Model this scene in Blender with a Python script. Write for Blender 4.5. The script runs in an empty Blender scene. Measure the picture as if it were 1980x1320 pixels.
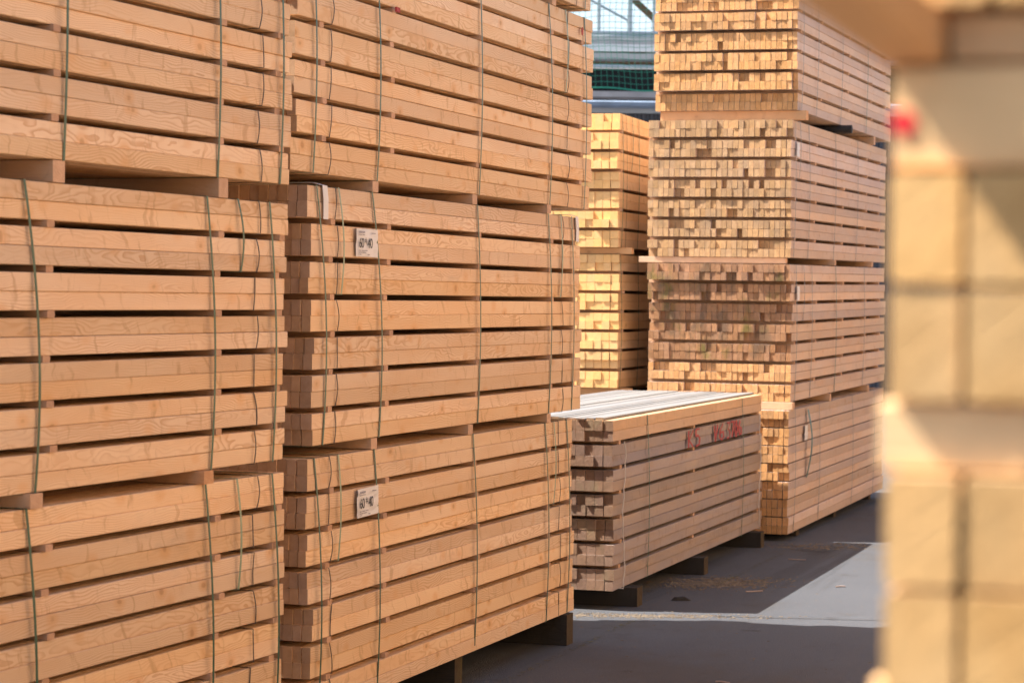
import bpy, math, random
from mathutils import Vector, Matrix
R = math.radians
scene = bpy.context.scene
COL = scene.collection

# ------------------------------------------------------------------ camera
CAM_H = 1.78
cam_data = bpy.data.cameras.new("camera")
cam = bpy.data.objects.new("camera", cam_data); COL.objects.link(cam)
cam_data.sensor_width = 36.0
cam_data.lens = 85.0
cam_data.clip_start = 0.05
cam_data.clip_end = 2000.0
cam.matrix_world = (Matrix.Translation((0, 0, CAM_H)) @ Matrix.Rotation(math.pi/2 - 0.01754, 4, 'X')
                    @ Matrix.Rotation(0.010, 4, 'Z'))
cam_data.dof.use_dof = True
cam_data.dof.focus_distance = 11.0
cam_data.dof.aperture_fstop = 6.0
cam_data.dof.aperture_blades = 7
scene.camera = cam

# ------------------------------------------------------------------ light
SUN_DIR = Vector((1.0, 0.03, -1.30)).normalized()       # the way the light travels
ELEV = math.asin(-SUN_DIR.z)
world = bpy.data.worlds.new("World"); scene.world = world
world.use_nodes = True
wn = world.node_tree.nodes; wl = world.node_tree.links
bg = wn["Background"]
sky = wn.new("ShaderNodeTexSky")
sky.sky_type = 'NISHITA'
sky.sun_disc = False
sky.sun_elevation = ELEV
sky.sun_rotation = math.atan2(-SUN_DIR.x, -SUN_DIR.y)
sky.air_density = 1.0
sky.dust_density = 3.0
sky.ozone_density = 1.0
geo_w = wn.new("ShaderNodeNewGeometry"); sep_w = wn.new("ShaderNodeSeparateXYZ"); wl.new(geo_w.outputs["Incoming"], sep_w.inputs[0])
mr = wn.new("ShaderNodeMapRange"); mr.interpolation_type = 'SMOOTHSTEP'           # bright summer haze low in the sky
wl.new(sep_w.outputs[2], mr.inputs[0])
mr.inputs[1].default_value = -0.30; mr.inputs[2].default_value = -0.05
mr.inputs[3].default_value = 0.0; mr.inputs[4].default_value = 1.0
hz = wn.new("ShaderNodeMix"); hz.data_type = 'RGBA'; hz.blend_type = 'ADD'
wl.new(mr.outputs[0], hz.inputs[0]); wl.new(sky.outputs[0], hz.inputs[6]); hz.inputs[7].default_value = (2.6, 2.9, 3.2, 1)
wl.new(hz.outputs[2], bg.inputs[0])
bg.inputs[1].default_value = 0.085
sun_data = bpy.data.lights.new("sun", 'SUN')
sun_data.energy = 5.0
sun_data.angle = R(0.5)
sun_data.color = (1.0, 0.93, 0.82)
sun = bpy.data.objects.new("sun", sun_data); COL.objects.link(sun)
sun.rotation_euler = SUN_DIR.to_track_quat('-Z', 'Y').to_euler()
sun.location = (-8, 0, 12)
scene.view_settings.view_transform = 'Standard'
scene.view_settings.look = 'None'
scene.view_settings.gamma = 1.0
scene.view_settings.exposure = 1.28
scene.cycles.max_bounces = 5
scene.cycles.diffuse_bounces = 4
scene.cycles.glossy_bounces = 2

# ------------------------------------------------------------------ materials
def newmat(name):
    m = bpy.data.materials.new(name); m.use_nodes = True
    nt = m.node_tree
    return m, nt, nt.nodes, nt.links, nt.nodes["Principled BSDF"]

def N(nt, typ, **kw):
    n = nt.nodes.new(typ)
    for k, v in kw.items():
        setattr(n, k, v)
    return n

def math_n(nt, op, a, b=None, clamp=False):
    n = nt.nodes.new("ShaderNodeMath"); n.operation = op; n.use_clamp = clamp
    for i, v in enumerate((a, b)):
        if v is None: continue
        if isinstance(v, (int, float)): n.inputs[i].default_value = v
        else: nt.links.new(v, n.inputs[i])
    return n.outputs[0]

def mix_n(nt, fac, a, b, blend='MIX'):
    n = nt.nodes.new("ShaderNodeMix"); n.data_type = 'RGBA'; n.blend_type = blend
    if isinstance(fac, (int, float)): n.inputs[0].default_value = fac
    else: nt.links.new(fac, n.inputs[0])
    for i, v in ((6, a), (7, b)):
        if isinstance(v, tuple): n.inputs[i].default_value = (v[0], v[1], v[2], 1)
        else: nt.links.new(v, n.inputs[i])
    return n.outputs[2]

def ramp_n(nt, fac, lo, hi, smooth=True):
    n = nt.nodes.new("ShaderNodeMapRange")
    if smooth: n.interpolation_type = 'SMOOTHSTEP'
    nt.links.new(fac, n.inputs[0])
    n.inputs[1].default_value = lo; n.inputs[2].default_value = hi
    n.inputs[3].default_value = 0; n.inputs[4].default_value = 1
    return n.outputs[0]

def scaled(nt, vec, s, off=(0, 0, 0)):
    n = nt.nodes.new("ShaderNodeVectorMath"); n.operation = 'MULTIPLY_ADD'
    nt.links.new(vec, n.inputs[0]); n.inputs[1].default_value = s; n.inputs[2].default_value = off
    return n.outputs[0]

def noise_n(nt, vec, scale=1.0, detail=3.0, rough=0.5, dist=0.0):
    n = nt.nodes.new("ShaderNodeTexNoise")
    nt.links.new(vec, n.inputs["Vector"])
    n.inputs["Scale"].default_value = scale; n.inputs["Detail"].default_value = detail
    n.inputs["Roughness"].default_value = rough; n.inputs["Distortion"].default_value = dist
    return n.outputs[0]

def wood_side(name, light, dark, streak, grain=0.35, streak_amt=0.35, knots=0.5, grey=None, grey_amt=0.0, rough=0.75, patch=0.45):
    """Solid softwood: growth rings about each beam's own wandering pith, knots and resin streaks."""
    m, nt, nodes, links, bsdf = newmat(name)
    at = N(nt, "ShaderNodeAttribute", attribute_name="grain_pos").outputs["Vector"]
    tint = N(nt, "ShaderNodeAttribute", attribute_name="tint").outputs["Color"]
    wob = nodes.new("ShaderNodeTexNoise"); wob.inputs["Scale"].default_value = 1.0
    wob.inputs["Detail"].default_value = 2.5
    links.new(scaled(nt, at, (2.6, 9, 9)), wob.inputs["Vector"])
    off = nodes.new("ShaderNodeVectorMath"); off.operation = 'MULTIPLY_ADD'
    links.new(wob.outputs["Color"], off.inputs[0]); off.inputs[1].default_value = (0, .085, .085)
    links.new(at, off.inputs[2])
    sep = nodes.new("ShaderNodeSeparateXYZ"); links.new(off.outputs[0], sep.inputs[0])
    r = math_n(nt, 'SQRT', math_n(nt, 'ADD', math_n(nt, 'POWER', sep.outputs[1], 2.0), math_n(nt, 'POWER', sep.outputs[2], 2.0)))
    ring = math_n(nt, 'FRACT', math_n(nt, 'MULTIPLY', r, 150.0))
    late = ramp_n(nt, ring, 0.35, 0.95)
    late = math_n(nt, 'MULTIPLY', late, ramp_n(nt, ring, 1.0, 0.93))
    fibre = noise_n(nt, scaled(nt, at, (9, 420, 420)), 1.0, 2.0, 0.6)
    g = math_n(nt, 'MULTIPLY', late, grain)
    presence = ramp_n(nt, noise_n(nt, scaled(nt, at, (0.9, 5, 5), (3, 7, 1)), 1.0, 2.0), 0.38, 0.62)
    g = math_n(nt, 'MULTIPLY', g, math_n(nt, 'ADD', math_n(nt, 'MULTIPLY', presence, 0.75), 0.25))
    c = mix_n(nt, g, light, dark)
    # broad tone drift
    big = noise_n(nt, scaled(nt, at, (1.6, 7, 7), (11, 2, 5)), 1.0, 3.0)
    c = mix_n(nt, math_n(nt, 'MULTIPLY', ramp_n(nt, big, 0.35, 0.75), patch), c, streak)
    # streaks across the face (branch collars, resin)
    sh = nodes.new("ShaderNodeVectorMath"); sh.operation = 'MULTIPLY_ADD'
    links.new(wob.outputs["Color"], sh.inputs[0]); sh.inputs[1].default_value = (.16, .03, .03); links.new(at, sh.inputs[2])
    sp2 = nodes.new("ShaderNodeSeparateXYZ"); links.new(sh.outputs[0], sp2.inputs[0])
    cb = nodes.new("ShaderNodeCombineXYZ")
    links.new(math_n(nt, 'ADD', sp2.outputs[0], math_n(nt, 'MULTIPLY', sp2.outputs[2], 0.28)), cb.inputs[0])
    links.new(sp2.outputs[1], cb.inputs[1]); links.new(sp2.outputs[2], cb.inputs[2])
    stv = scaled(nt, cb.outputs[0], (24, 6.0, 6.0), (1, 31, 8))
    st = ramp_n(nt, noise_n(nt, stv, 1.0, 3.0, 0.55, 0.6), 0.57, 0.72)
    c = mix_n(nt, math_n(nt, 'MULTIPLY', st, streak_amt), c, tuple(v*0.72 for v in streak))
    # knots
    vo = nodes.new("ShaderNodeTexVoronoi"); vo.inputs["Scale"].default_value = 1.0
    links.new(scaled(nt, off.outputs[0], (6.0, 8.5, 8.5)), vo.inputs["Vector"])
    kn = ramp_n(nt, vo.outputs["Distance"], 0.13, 0.06)
    c = mix_n(nt, math_n(nt, 'MULTIPLY', kn, knots), c, (dark[0]*.42, dark[1]*.34, dark[2]*.3))
    halo = ramp_n(nt, vo.outputs["Distance"], 0.33, 0.12)
    c = mix_n(nt, math_n(nt, 'MULTIPLY', halo, knots*0.7), c, streak)
    if grey:
        gy = ramp_n(nt, noise_n(nt, scaled(nt, at, (2.2, 14, 14), (5, 1, 9)), 1.0, 4.0, 0.6), 0.3, 0.6)
        c = mix_n(nt, math_n(nt, 'MULTIPLY', gy, grey_amt), c, grey)
    c = mix_n(nt, 0.10, c, mix_n(nt, fibre, (0.25, 0.2, 0.15), (1, 1, 1)), 'MULTIPLY')
    # yard dirt rubbed on here and there
    geo = nodes.new("ShaderNodeNewGeometry")
    dirt = ramp_n(nt, noise_n(nt, scaled(nt, geo.outputs["Position"], (1.3, 1.3, 5)), 1.0, 6.0, 0.65), 0.60, 0.76)
    c = mix_n(nt, math_n(nt, 'MULTIPLY', dirt, 0.22), c, (0.22, 0.17, 0.14))
    c = mix_n(nt, 1.0, c, tint, 'MULTIPLY')
    links.new(c, bsdf.inputs["Base Color"])
    bsdf.inputs["Roughness"].default_value = rough
    bsdf.inputs["Specular IOR Level"].default_value = 0.25
    bp = nodes.new("ShaderNodeBump"); bp.inputs["Strength"].default_value = 0.35; bp.inputs["Distance"].default_value = 0.002
    links.new(math_n(nt, 'ADD', math_n(nt, 'MULTIPLY', fibre, 0.6), math_n(nt, 'MULTIPLY', late, -0.4)), bp.inputs["Height"])
    links.new(bp.outputs[0], bsdf.inputs["Normal"])
    return m

def wood_end(name, light, dark, moss=0.0, stain=None, rough_bump=0.6, saw=0.5):
    """Sawn end grain: arcs of rings, slanting saw marks and a furry surface."""
    m, nt, nodes, links, bsdf = newmat(name)
    at = N(nt, "ShaderNodeAttribute", attribute_name="grain_pos").outputs["Vector"]
    tint = N(nt, "ShaderNodeAttribute", attribute_name="tint").outputs["Color"]
    sep = nodes.new("ShaderNodeSeparateXYZ"); links.new(at, sep.inputs[0])
    r = math_n(nt, 'SQRT', math_n(nt, 'ADD', math_n(nt, 'POWER', sep.outputs[1], 2.0), math_n(nt, 'POWER', sep.outputs[2], 2.0)))
    wob = noise_n(nt, at, 30.0, 2.0)
    ring = math_n(nt, 'FRACT', math_n(nt, 'ADD', math_n(nt, 'MULTIPLY', r, 190.0), math_n(nt, 'MULTIPLY', wob, 0.8)))
    late = ramp_n(nt, ring, 0.35, 0.95)
    c = mix_n(nt, math_n(nt, 'MULTIPLY', late, 0.5), light, dark)
    blot = ramp_n(nt, noise_n(nt, at, 26.0, 4.0, 0.6), 0.35, 0.7)
    c = mix_n(nt, math_n(nt, 'MULTIPLY', blot, 0.4), c, dark)
    fuzz = noise_n(nt, scaled(nt, at, (1, 330, 330)), 1.0, 4.0, 0.7)
    # saw marks slant across each end
    rot = nodes.new("ShaderNodeVectorRotate"); rot.rotation_type = 'X_AXIS'; rot.inputs["Angle"].default_value = 0.6
    links.new(at, rot.inputs["Vector"])
    sawn = noise_n(nt, scaled(nt, rot.outputs[0], (1, 30, 260)), 1.0, 3.0, 0.6)
    c = mix_n(nt, math_n(nt, 'MULTIPLY', ramp_n(nt, sawn, 0.45, 0.75), 0.35*saw), c, tuple(v*0.55 for v in dark))
    geo = nodes.new("ShaderNodeNewGeometry")
    if stain:
        stn = ramp_n(nt, noise_n(nt, scaled(nt, geo.outputs["Position"], (6.0, 6.0, 3.2)), 1.0, 3.0, 0.6), 0.50, 0.66)
        c = mix_n(nt, math_n(nt, 'MULTIPLY', stn, stain[1]), c, stain[0])
    if moss:
        ms = ramp_n(nt, noise_n(nt, scaled(nt, geo.outputs["Position"], (4.4, 4.4, 2.6), (9, 3, 4)), 1.0, 4.0, 0.6), 0.54, 0.70)
        c = mix_n(nt, math_n(nt, 'MULTIPLY', ms, moss), c, (0.16, 0.15, 0.035))
    c = mix_n(nt, 1.0, c, tint, 'MULTIPLY')
    links.new(c, bsdf.inputs["Base Color"])
    bsdf.inputs["Roughness"].default_value = 0.9
    bsdf.inputs["Specular IOR Level"].default_value = 0.15
    bp = nodes.new("ShaderNodeBump"); bp.inputs["Strength"].default_value = rough_bump; bp.inputs["Distance"].default_value = 0.006
    links.new(math_n(nt, 'ADD', fuzz, math_n(nt, 'MULTIPLY', sawn, 1.2)), bp.inputs["Height"])
    links.new(bp.outputs[0], bsdf.inputs["Normal"])
    return m

def flat(name, col, rough=0.6, metal=0.0, var=0.12, scale=6.0, bump=0.0):
    m, nt, nodes, links, bsdf = newmat(name)
    geo = nodes.new("ShaderNodeTexCoord")
    n = noise_n(nt, geo.outputs["Object"], scale, 5.0, 0.6)
    c = mix_n(nt, n, tuple(v*(1-var*2) for v in col), tuple(min(1, v*(1+var*1.5)) for v in col))
    links.new(c, bsdf.inputs["Base Color"])
    bsdf.inputs["Roughness"].default_value = rough
    bsdf.inputs["Metallic"].default_value = metal
    if bump:
        bp = nodes.new("ShaderNodeBump"); bp.inputs["Strength"].default_value = bump; bp.inputs["Distance"].default_value = 0.01
        links.new(n, bp.inputs["Height"]); links.new(bp.outputs[0], bsdf.inputs["Normal"])
    return m

M = {}
M['planed'] = wood_side('planed_spruce', (0.84, 0.60, 0.385), (0.57, 0.31, 0.145), (0.76, 0.45, 0.225), grain=0.7, streak_amt=0.6, knots=1.0, patch=0.5)
M['planed_end'] = wood_end('planed_spruce_end', (0.56, 0.37, 0.24), (0.36, 0.21, 0.115), rough_bump=0.3, saw=0.35)
M['pink'] = wood_side('pinkish_pine', (0.68, 0.515, 0.415), (0.50, 0.33, 0.23), (0.62, 0.38, 0.23), grain=0.3,
                      grey=(0.54, 0.45, 0.41), grey_amt=0.4)
M['rough_end'] = wood_end('rough_sawn_end', (0.84, 0.48, 0.225), (0.48, 0.225, 0.08), rough_bump=0.9)
M['dull_end'] = wood_end('dull_sawn_end', (0.61, 0.385, 0.205), (0.36, 0.20, 0.10), stain=((0.30, 0.22, 0.15), 0.4), rough_bump=0.8)
M['mossy_end'] = wood_end('mossy_sawn_end', (0.47, 0.26, 0.145), (0.25, 0.12, 0.06), moss=0.75, stain=((0.17, 0.115, 0.075), 0.75), rough_bump=0.8)
M['weathered'] = wood_side('weathered_pine', (0.44, 0.335, 0.275), (0.32, 0.22, 0.17), (0.30, 0.20, 0.14), grain=0.3, streak_amt=0.55,
                           grey=(0.34, 0.29, 0.285), grey_amt=0.65, rough=0.85)
M['weathered_end'] = wood_end('weathered_end', (0.37, 0.235, 0.17), (0.18, 0.115, 0.075), stain=((0.28, 0.25, 0.16), 0.4), rough_bump=1.0)
M['bleached'] = wood_side('bleached_pine', (0.31, 0.295, 0.29), (0.18, 0.165, 0.155), (0.24, 0.22, 0.21), grain=0.45, streak_amt=0.3,
                          grey=(0.24, 0.25, 0.265), grey_amt=0.6, rough=0.7)
M['yellow'] = wood_side('yellow_pine', (0.80, 0.53, 0.29), (0.64, 0.37, 0.16), (0.68, 0.39, 0.18), grain=0.3)
M['yellow_end'] = wood_end('yellow_pine_end', (0.92, 0.575, 0.26), (0.76, 0.44, 0.16), rough_bump=0.35, saw=0.4)
M['golden_end'] = wood_end('golden_pine_end', (0.70, 0.42, 0.175), (0.44, 0.235, 0.08), stain=((0.72, 0.50, 0.26), 0.4), rough_bump=0.5, saw=0.5)
M['cream'] = wood_side('cream_spruce', (0.93, 0.62, 0.32), (0.78, 0.46, 0.21), (0.84, 0.52, 0.25), grain=0.3, knots=0.4)
M['cream_end'] = wood_end('cream_spruce_end', (0.9, 0.7, 0.5), (0.7, 0.5, 0.3), rough_bump=0.4)
M['bearer'] = wood_side('bearer_spruce', (0.68, 0.45, 0.28), (0.52, 0.30, 0.16), (0.55, 0.33, 0.19), grain=0.3, grey=(0.45, 0.33, 0.25), grey_amt=0.3)
M['bearer_end'] = wood_end('bearer_spruce_end', (0.70, 0.47, 0.32), (0.50, 0.28, 0.17), rough_bump=0.4)
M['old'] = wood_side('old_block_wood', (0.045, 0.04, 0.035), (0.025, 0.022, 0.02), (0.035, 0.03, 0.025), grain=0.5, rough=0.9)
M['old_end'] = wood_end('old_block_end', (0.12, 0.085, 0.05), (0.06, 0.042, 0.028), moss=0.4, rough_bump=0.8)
M['strap'] = flat('green_strap', (0.022, 0.095, 0.058), 0.38, var=0.2, scale=40)
M['strap_pale'] = flat('pale_green_strap', (0.24, 0.33, 0.22), 0.35, var=0.15, scale=40)
M['strap_dark'] = flat('dark_teal_strap', (0.02, 0.12, 0.10), 0.4, var=0.2, scale=40)
M['wire'] = flat('steel_wire', (0.22, 0.22, 0.22), 0.4, 0.5, var=0.2, scale=60)
M['band'] = flat('dark_band', (0.06, 0.05, 0.045), 0.5, var=0.2, scale=50)
M['twine'] = flat('white_twine', (0.62, 0.57, 0.52), 0.7, var=0.1, scale=60)
M['paper'] = flat('white_paper', (0.74, 0.72, 0.72), 0.5, var=0.05, scale=30)
M['ink'] = flat('black_ink', (0.03, 0.03, 0.035), 0.6, var=0.1)
M['faint_ink'] = flat('faint_ink', (0.34, 0.32, 0.36), 0.7, var=0.1)
M['red'] = flat('red_spray_paint', (0.42, 0.06, 0.06), 0.8, var=0.35, scale=45)
M['bright_red'] = flat('bright_red_paint', (0.75, 0.02, 0.03), 0.6, var=0.1)
M['black_rubber'] = flat('black_rubber', (0.02, 0.02, 0.022), 0.6, var=0.2)

# ------------------------------------------------------------------ helpers
def props(o, label=None, cat=None, group=None, kind=None):
    if label: o['label'] = label
    if cat: o['category'] = cat
    if group: o['group'] = group
    if kind: o['kind'] = kind
    return o

class MB:
    """Collects vertices, faces, per-face material, grain coordinates and tints for one mesh."""
    def __init__(self):
        self.v = []; self.f = []; self.mi = []; self.g = []; self.t = []
    def add(self, verts, faces, mi=0, gpos=None, tint=(1, 1, 1)):
        b = len(self.v)
        self.v += verts
        self.f += [tuple(b+i for i in f) for f in faces]
        self.mi += (mi if isinstance(mi, list) else [mi]*len(faces))
        self.g += (gpos if gpos else [tuple(v) for v in verts])
        self.t += [tint]*len(verts)
    def box(self, x0, x1, y0, y1, z0, z1, mi=0, tint=(1, 1, 1)):
        vs = [(x, y, z) for x in (x0, x1) for y in (y0, y1) for z in (z0, z1)]
        fs = [(0, 1, 3, 2), (4, 6, 7, 5), (0, 4, 5, 1), (2, 3, 7, 6), (0, 2, 6, 4), (1, 5, 7, 3)]
        self.add(vs, fs, mi, None, tint)
    def beam(self, x0, x1, y0, y1, z0, z1, rng, tint, ch=0.0022, axis='x', segs=1, warp=0.0):
        """A sawn timber with eased edges; ends carry material slot 1."""
        py, pz = rng.uniform(-.09, .09), rng.uniform(-.09, .09)
        ox = rng.uniform(0, 60)
        oy = round(rng.uniform(-4, 4))*0.0
        prof = [(y0+ch, z0), (y1-ch, z0), (y1, z0+ch), (y1, z1-ch), (y1-ch, z1), (y0+ch, z1), (y0, z1-ch), (y0, z0+ch)]
        vs = []; gs = []; fs = []; mi = []
        cy, cz = (y0+y1)/2, (z0+z1)/2
        ph = rng.uniform(0, 6)
        for i in range(segs+1):
            t = i/segs; x = x0+(x1-x0)*t
            wy = warp*math.sin(ph+t*5.1); wz = warp*0.35*math.sin(ph*2+t*4.3)
            for (y, z) in prof:
                vs.append((x, y+wy, z+wz)); gs.append((x+ox, y-cy+py+oy, z-cz+pz))
        for i in range(segs):
            for k in range(8):
                a = i*8+k; b = i*8+(k+1) % 8
                fs.append((a, b, b+8, a+8)); mi.append(0)
        fs.append(tuple(reversed(range(8)))); mi.append(1)
        fs.append(tuple(range(segs*8, segs*8+8))); mi.append(1)
        if axis == 'y':       # the timber runs across (swap x and y, keep handedness)
            vs = [(v[1], v[0], v[2]) for v in vs]
            fs = [tuple(reversed(f)) for f in fs]
        self.add(vs, fs, mi, gs, tint)
    def ribbon(self, pts, wdir, w, thick, mi=0):
        """A flat strap that follows pts; wdir is its width direction."""
        wv = Vector(wdir).normalized()*(w/2)
        n = len(pts); P = [Vector(p) for p in pts]
        vs = []
        for i, p in enumerate(P):
            a = P[max(0, i-1)]; b = P[min(n-1, i+1)]
            tg = (b-a).normalized()
            nrm = tg.cross(wv).normalized()*(thick/2)
            for s, q in ((-1, -1), (1, -1), (1, 1), (-1, 1)):
                vs.append(tuple(p+wv*s+nrm*q))
        fs = []
        for i in range(n-1):
            for k in range(4):
                a = i*4+k; b = i*4+(k+1) % 4
                fs.append((a, b, b+4, a+4))
        fs.append((3, 2, 1, 0)); fs.append((n*4-4, n*4-3, n*4-2, n*4-1))
        self.add(vs, fs, mi)
    def tube(self, pts, r, n=6, mi=0):
        P = [Vector(p) for p in pts]; vs = []; fs = []
        for i, p in enumerate(P):
            tg = (P[min(len(P)-1, i+1)]-P[max(0, i-1)]).normalized()
            up = Vector((0, 0, 1)) if abs(tg.z) < .9 else Vector((1, 0, 0))
            a = tg.cross(up).normalized(); b = tg.cross(a).normalized()
            for k in range(n):
                th = 2*math.pi*k/n
                vs.append(tuple(p+a*(r*math.cos(th))+b*(r*math.sin(th))))
        for i in range(len(P)-1):
            for k in range(n):
                fs.append((i*n+k, i*n+(k+1) % n, (i+1)*n+(k+1) % n, (i+1)*n+k))
        fs.append(tuple(range(n))); fs.append(tuple(reversed(range((len(P)-1)*n, len(P)*n))))
        self.add(vs, fs, mi)
    def build(self, name, mats, parent=None, smooth=False):
        me = bpy.data.meshes.new(name)
        me.from_pydata(self.v, [], self.f)
        for m in (mats if isinstance(mats, (list, tuple)) else [mats]):
            me.materials.append(m)
        me.polygons.foreach_set("material_index", self.mi)
        ga = me.attributes.new("grain_pos", 'FLOAT_VECTOR', 'POINT')
        ga.data.foreach_set("vector", [c for g in self.g for c in g])
        ta = me.attributes.new("tint", 'FLOAT_COLOR', 'POINT')
        ta.data.foreach_set("color", [c for t in self.t for c in (t[0], t[1], t[2], 1.0)])
        if smooth:
            me.polygons.foreach_set("use_smooth", [True]*len(self.f))
        me.update()
        o = bpy.data.objects.new(name, me); COL.objects.link(o)
        if parent: o.parent = parent
        return o

def empty(name, loc, rot):
    o = bpy.data.objects.new(name, None); COL.objects.link(o)
    o.empty_display_size = 0.2
    o.location = loc; o.rotation_euler = rot
    return o

class Stack:
    """Frame of one column of bundles: local x along the timbers (away from the camera),
    local y to the left, z up; origin at the near right foot."""
    def __init__(self, x, y, yaw_deg, pitch=0.0, tilt=0.0, base=0.0):
        self.yaw = math.pi/2 - R(yaw_deg)
        self.rot = (tilt, -pitch, self.yaw)
        from mathutils import Euler
        self.m = Matrix.Translation((x, y, base)) @ Euler(self.rot, 'XYZ').to_matrix().to_4x4()
    def at(self, s, t, z):
        return self.m @ Vector((s, t, z))

def jit(rng, a): return rng.uniform(-a, a)

def tint_rand(rng, v=0.07, warm=0.03):
    b = 1+jit(rng, v); w = jit(rng, warm)
    return (b*(1+w*0.4), b, b*(1-w))

def bundle(stk, s0, z0, L, label, group, seed, W=1.094, nw=27, n=7, a=0.1235, g=0.0225,
           side='planed', end='planed_end', stickers=(.1, .7, 1.9, 3.1, 3.5), straps=(), short=(), bands=(),
           layer_j=.028, row_j=.008, end_j=.004, deep=0.0, y_j=.0035, t0=0.0, tint=(1, 1, 1), strap_bow=.06,
           strap_mat='strap', band_mat='band', layer_mats=None, top_tint=None, sticker_out=.004, group_run=0,
           hollow=False, tv=0.12, name='timber_bundle', sj=.02, stk_tint=None, gap=.0009, row_gap=.0004, offs=None, tape_mat='strap'):
    rng = random.Random(seed)
    root = empty(name, stk.at(s0, t0, z0), stk.rot)
    props(root, label, 'timber bundle', group)
    w = W/nw; rh = a/2
    H = n*a+(n-1)*g
    offs_l = []
    for k in range(n):                                   # k = 0 is the bottom layer
        mb = MB(); zb = k*(a+g)
        lo = jit(rng, layer_j) if offs is None else offs[k]
        offs_l.append(lo)
        lj = jit(rng, .006)
        lt = tint_rand(rng, .035, .03)
        for r_ in range(2):
            ro = lo+jit(rng, row_j); ry = lj+jit(rng, y_j)
            cur = 0.0; run = 0
            for j in range(nw):
                if hollow and 3 <= j < nw-2:             # inside of a bundle nobody sees into
                    continue
                if run <= 0:
                    cur = 0.0
                    if deep:
                        q_ = rng.random()
                        if q_ < .11: cur = rng.uniform(.018, deep)
                        elif q_ < .45: cur = rng.uniform(.003, .011)
                    run = rng.choice((1, 1, 1, 2, 3)) if deep else 1
                run -= 1
                e0 = ro+cur+jit(rng, end_j); e1 = ro+jit(rng, max(end_j, .006))
                tn = tint_rand(rng, tv, .08)
                tn = tuple(tn[i]*tint[i]*lt[i] for i in range(3))
                if top_tint and k == n-1 and r_ == 1: tn = tuple(tn[i]*top_tint[i] for i in range(3))
                y0 = j*w+gap+(ry if j == 0 else 0.0)
                if j == 1: y0 += .003
                y1 = (j+1)*w-gap
                hz = jit(rng, .0006) if k else 0.0
                mb.beam(e0, L+e1, y0, y1, zb+r_*rh+row_gap+hz*(r_ == 1), zb+(r_+1)*rh-row_gap, rng, tn,
                        segs=(16 if j == 0 else 1), warp=(.0013 if j == 0 else 0))
        mats = [M[side], M[end]]
        if layer_mats and k in layer_mats: mats = [M[q] for q in layer_mats[k]]
        lay = mb.build('timber_layer', mats, root)
    for k in range(n-1):
        if g < .008: break
        for si, sx in enumerate(stickers):
            mb = MB(); x = sx+jit(rng, sj)+offs_l[k]*.4
            if x < .01 and sj > .01: x = .012
            x = min(x, L-.05)
            zz = k*(a+g)+a
            tn = tint_rand(rng, .12, .06)
            tn = (tn[0]*.93, tn[1]*.88, tn[2]*.85) if not stk_tint else stk_tint
            mb.beam(-sticker_out+jit(rng, .008), W+.012+jit(rng, .012), x, x+.042, zz+.0003, zz+g-.0003, rng, tn, axis='y')
            mb.build('sticker', [M['bearer'], M['bearer_end']], root)
    def loop(mb, x, zlo, zhi, wd, bow, lean, th=.0011, out=.004, nseg=16, puff=.011):
        pts = []
        e = out
        for i in range(nseg+1):
            t = i/nseg
            prof = math.sin(math.pi*.64*t)**0.9
            pts.append((x+bow*prof+lean*(1-t), -e-puff*math.sin(math.pi*t)-.001, zhi+.0015+(zlo-zhi-.003)*t))
        pts = [(x+lean, W*.35, zhi+.003), (x+lean, .02, zhi+.0026)] + pts
        pts += [(x, .02, zlo-.0026), (x, W*.35, zlo-.003), (x, W*.9, zlo-.003), (x, W+.008, zlo-.001)]
        pts += [(x, W+.008, zhi+.001), (x+lean, W*.9, zhi+.003), (x+lean, W*.35, zhi+.003)]
        mb.ribbon(pts, (1, 0, 0), wd, th)
    for st in straps:
        x = st[0]; bow = st[1] if len(st) > 1 else strap_bow; mt = st[2] if len(st) > 2 else strap_mat
        wd = st[3] if len(st) > 3 else .0125
        mb = MB(); loop(mb, x, 0, H, wd, bow, jit(rng, .012), out=.006)
        mb.build('strap', M[mt], root)
    for st in short:                                      # straps round the top few layers only
        x, cnt, bow = st[:3]
        mb = MB(); loop(mb, x, (n-cnt)*(a+g), H, .012, bow, 0, out=.007)
        mb.build('strap', M[st[3] if len(st) > 3 else 'strap_pale'], root)
    for st in bands:                                      # thin bands round single layers
        x = st
        for k in range(n):
            mb = MB(); b = rng.choice((-.004, .002, .02, .005, -.014, .0, .0)); zb = k*(a+g)
            loop(mb, x+jit(rng, .015)+offs_l[k]*.5, zb, zb+a, .0055, b, jit(rng, .012), th=.002, out=.0055, nseg=8, puff=rng.choice((.0, .002, .006, .010)))
            mb.build('band', M[band_mat], root)
    root['_h'] = H
    return root

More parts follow.
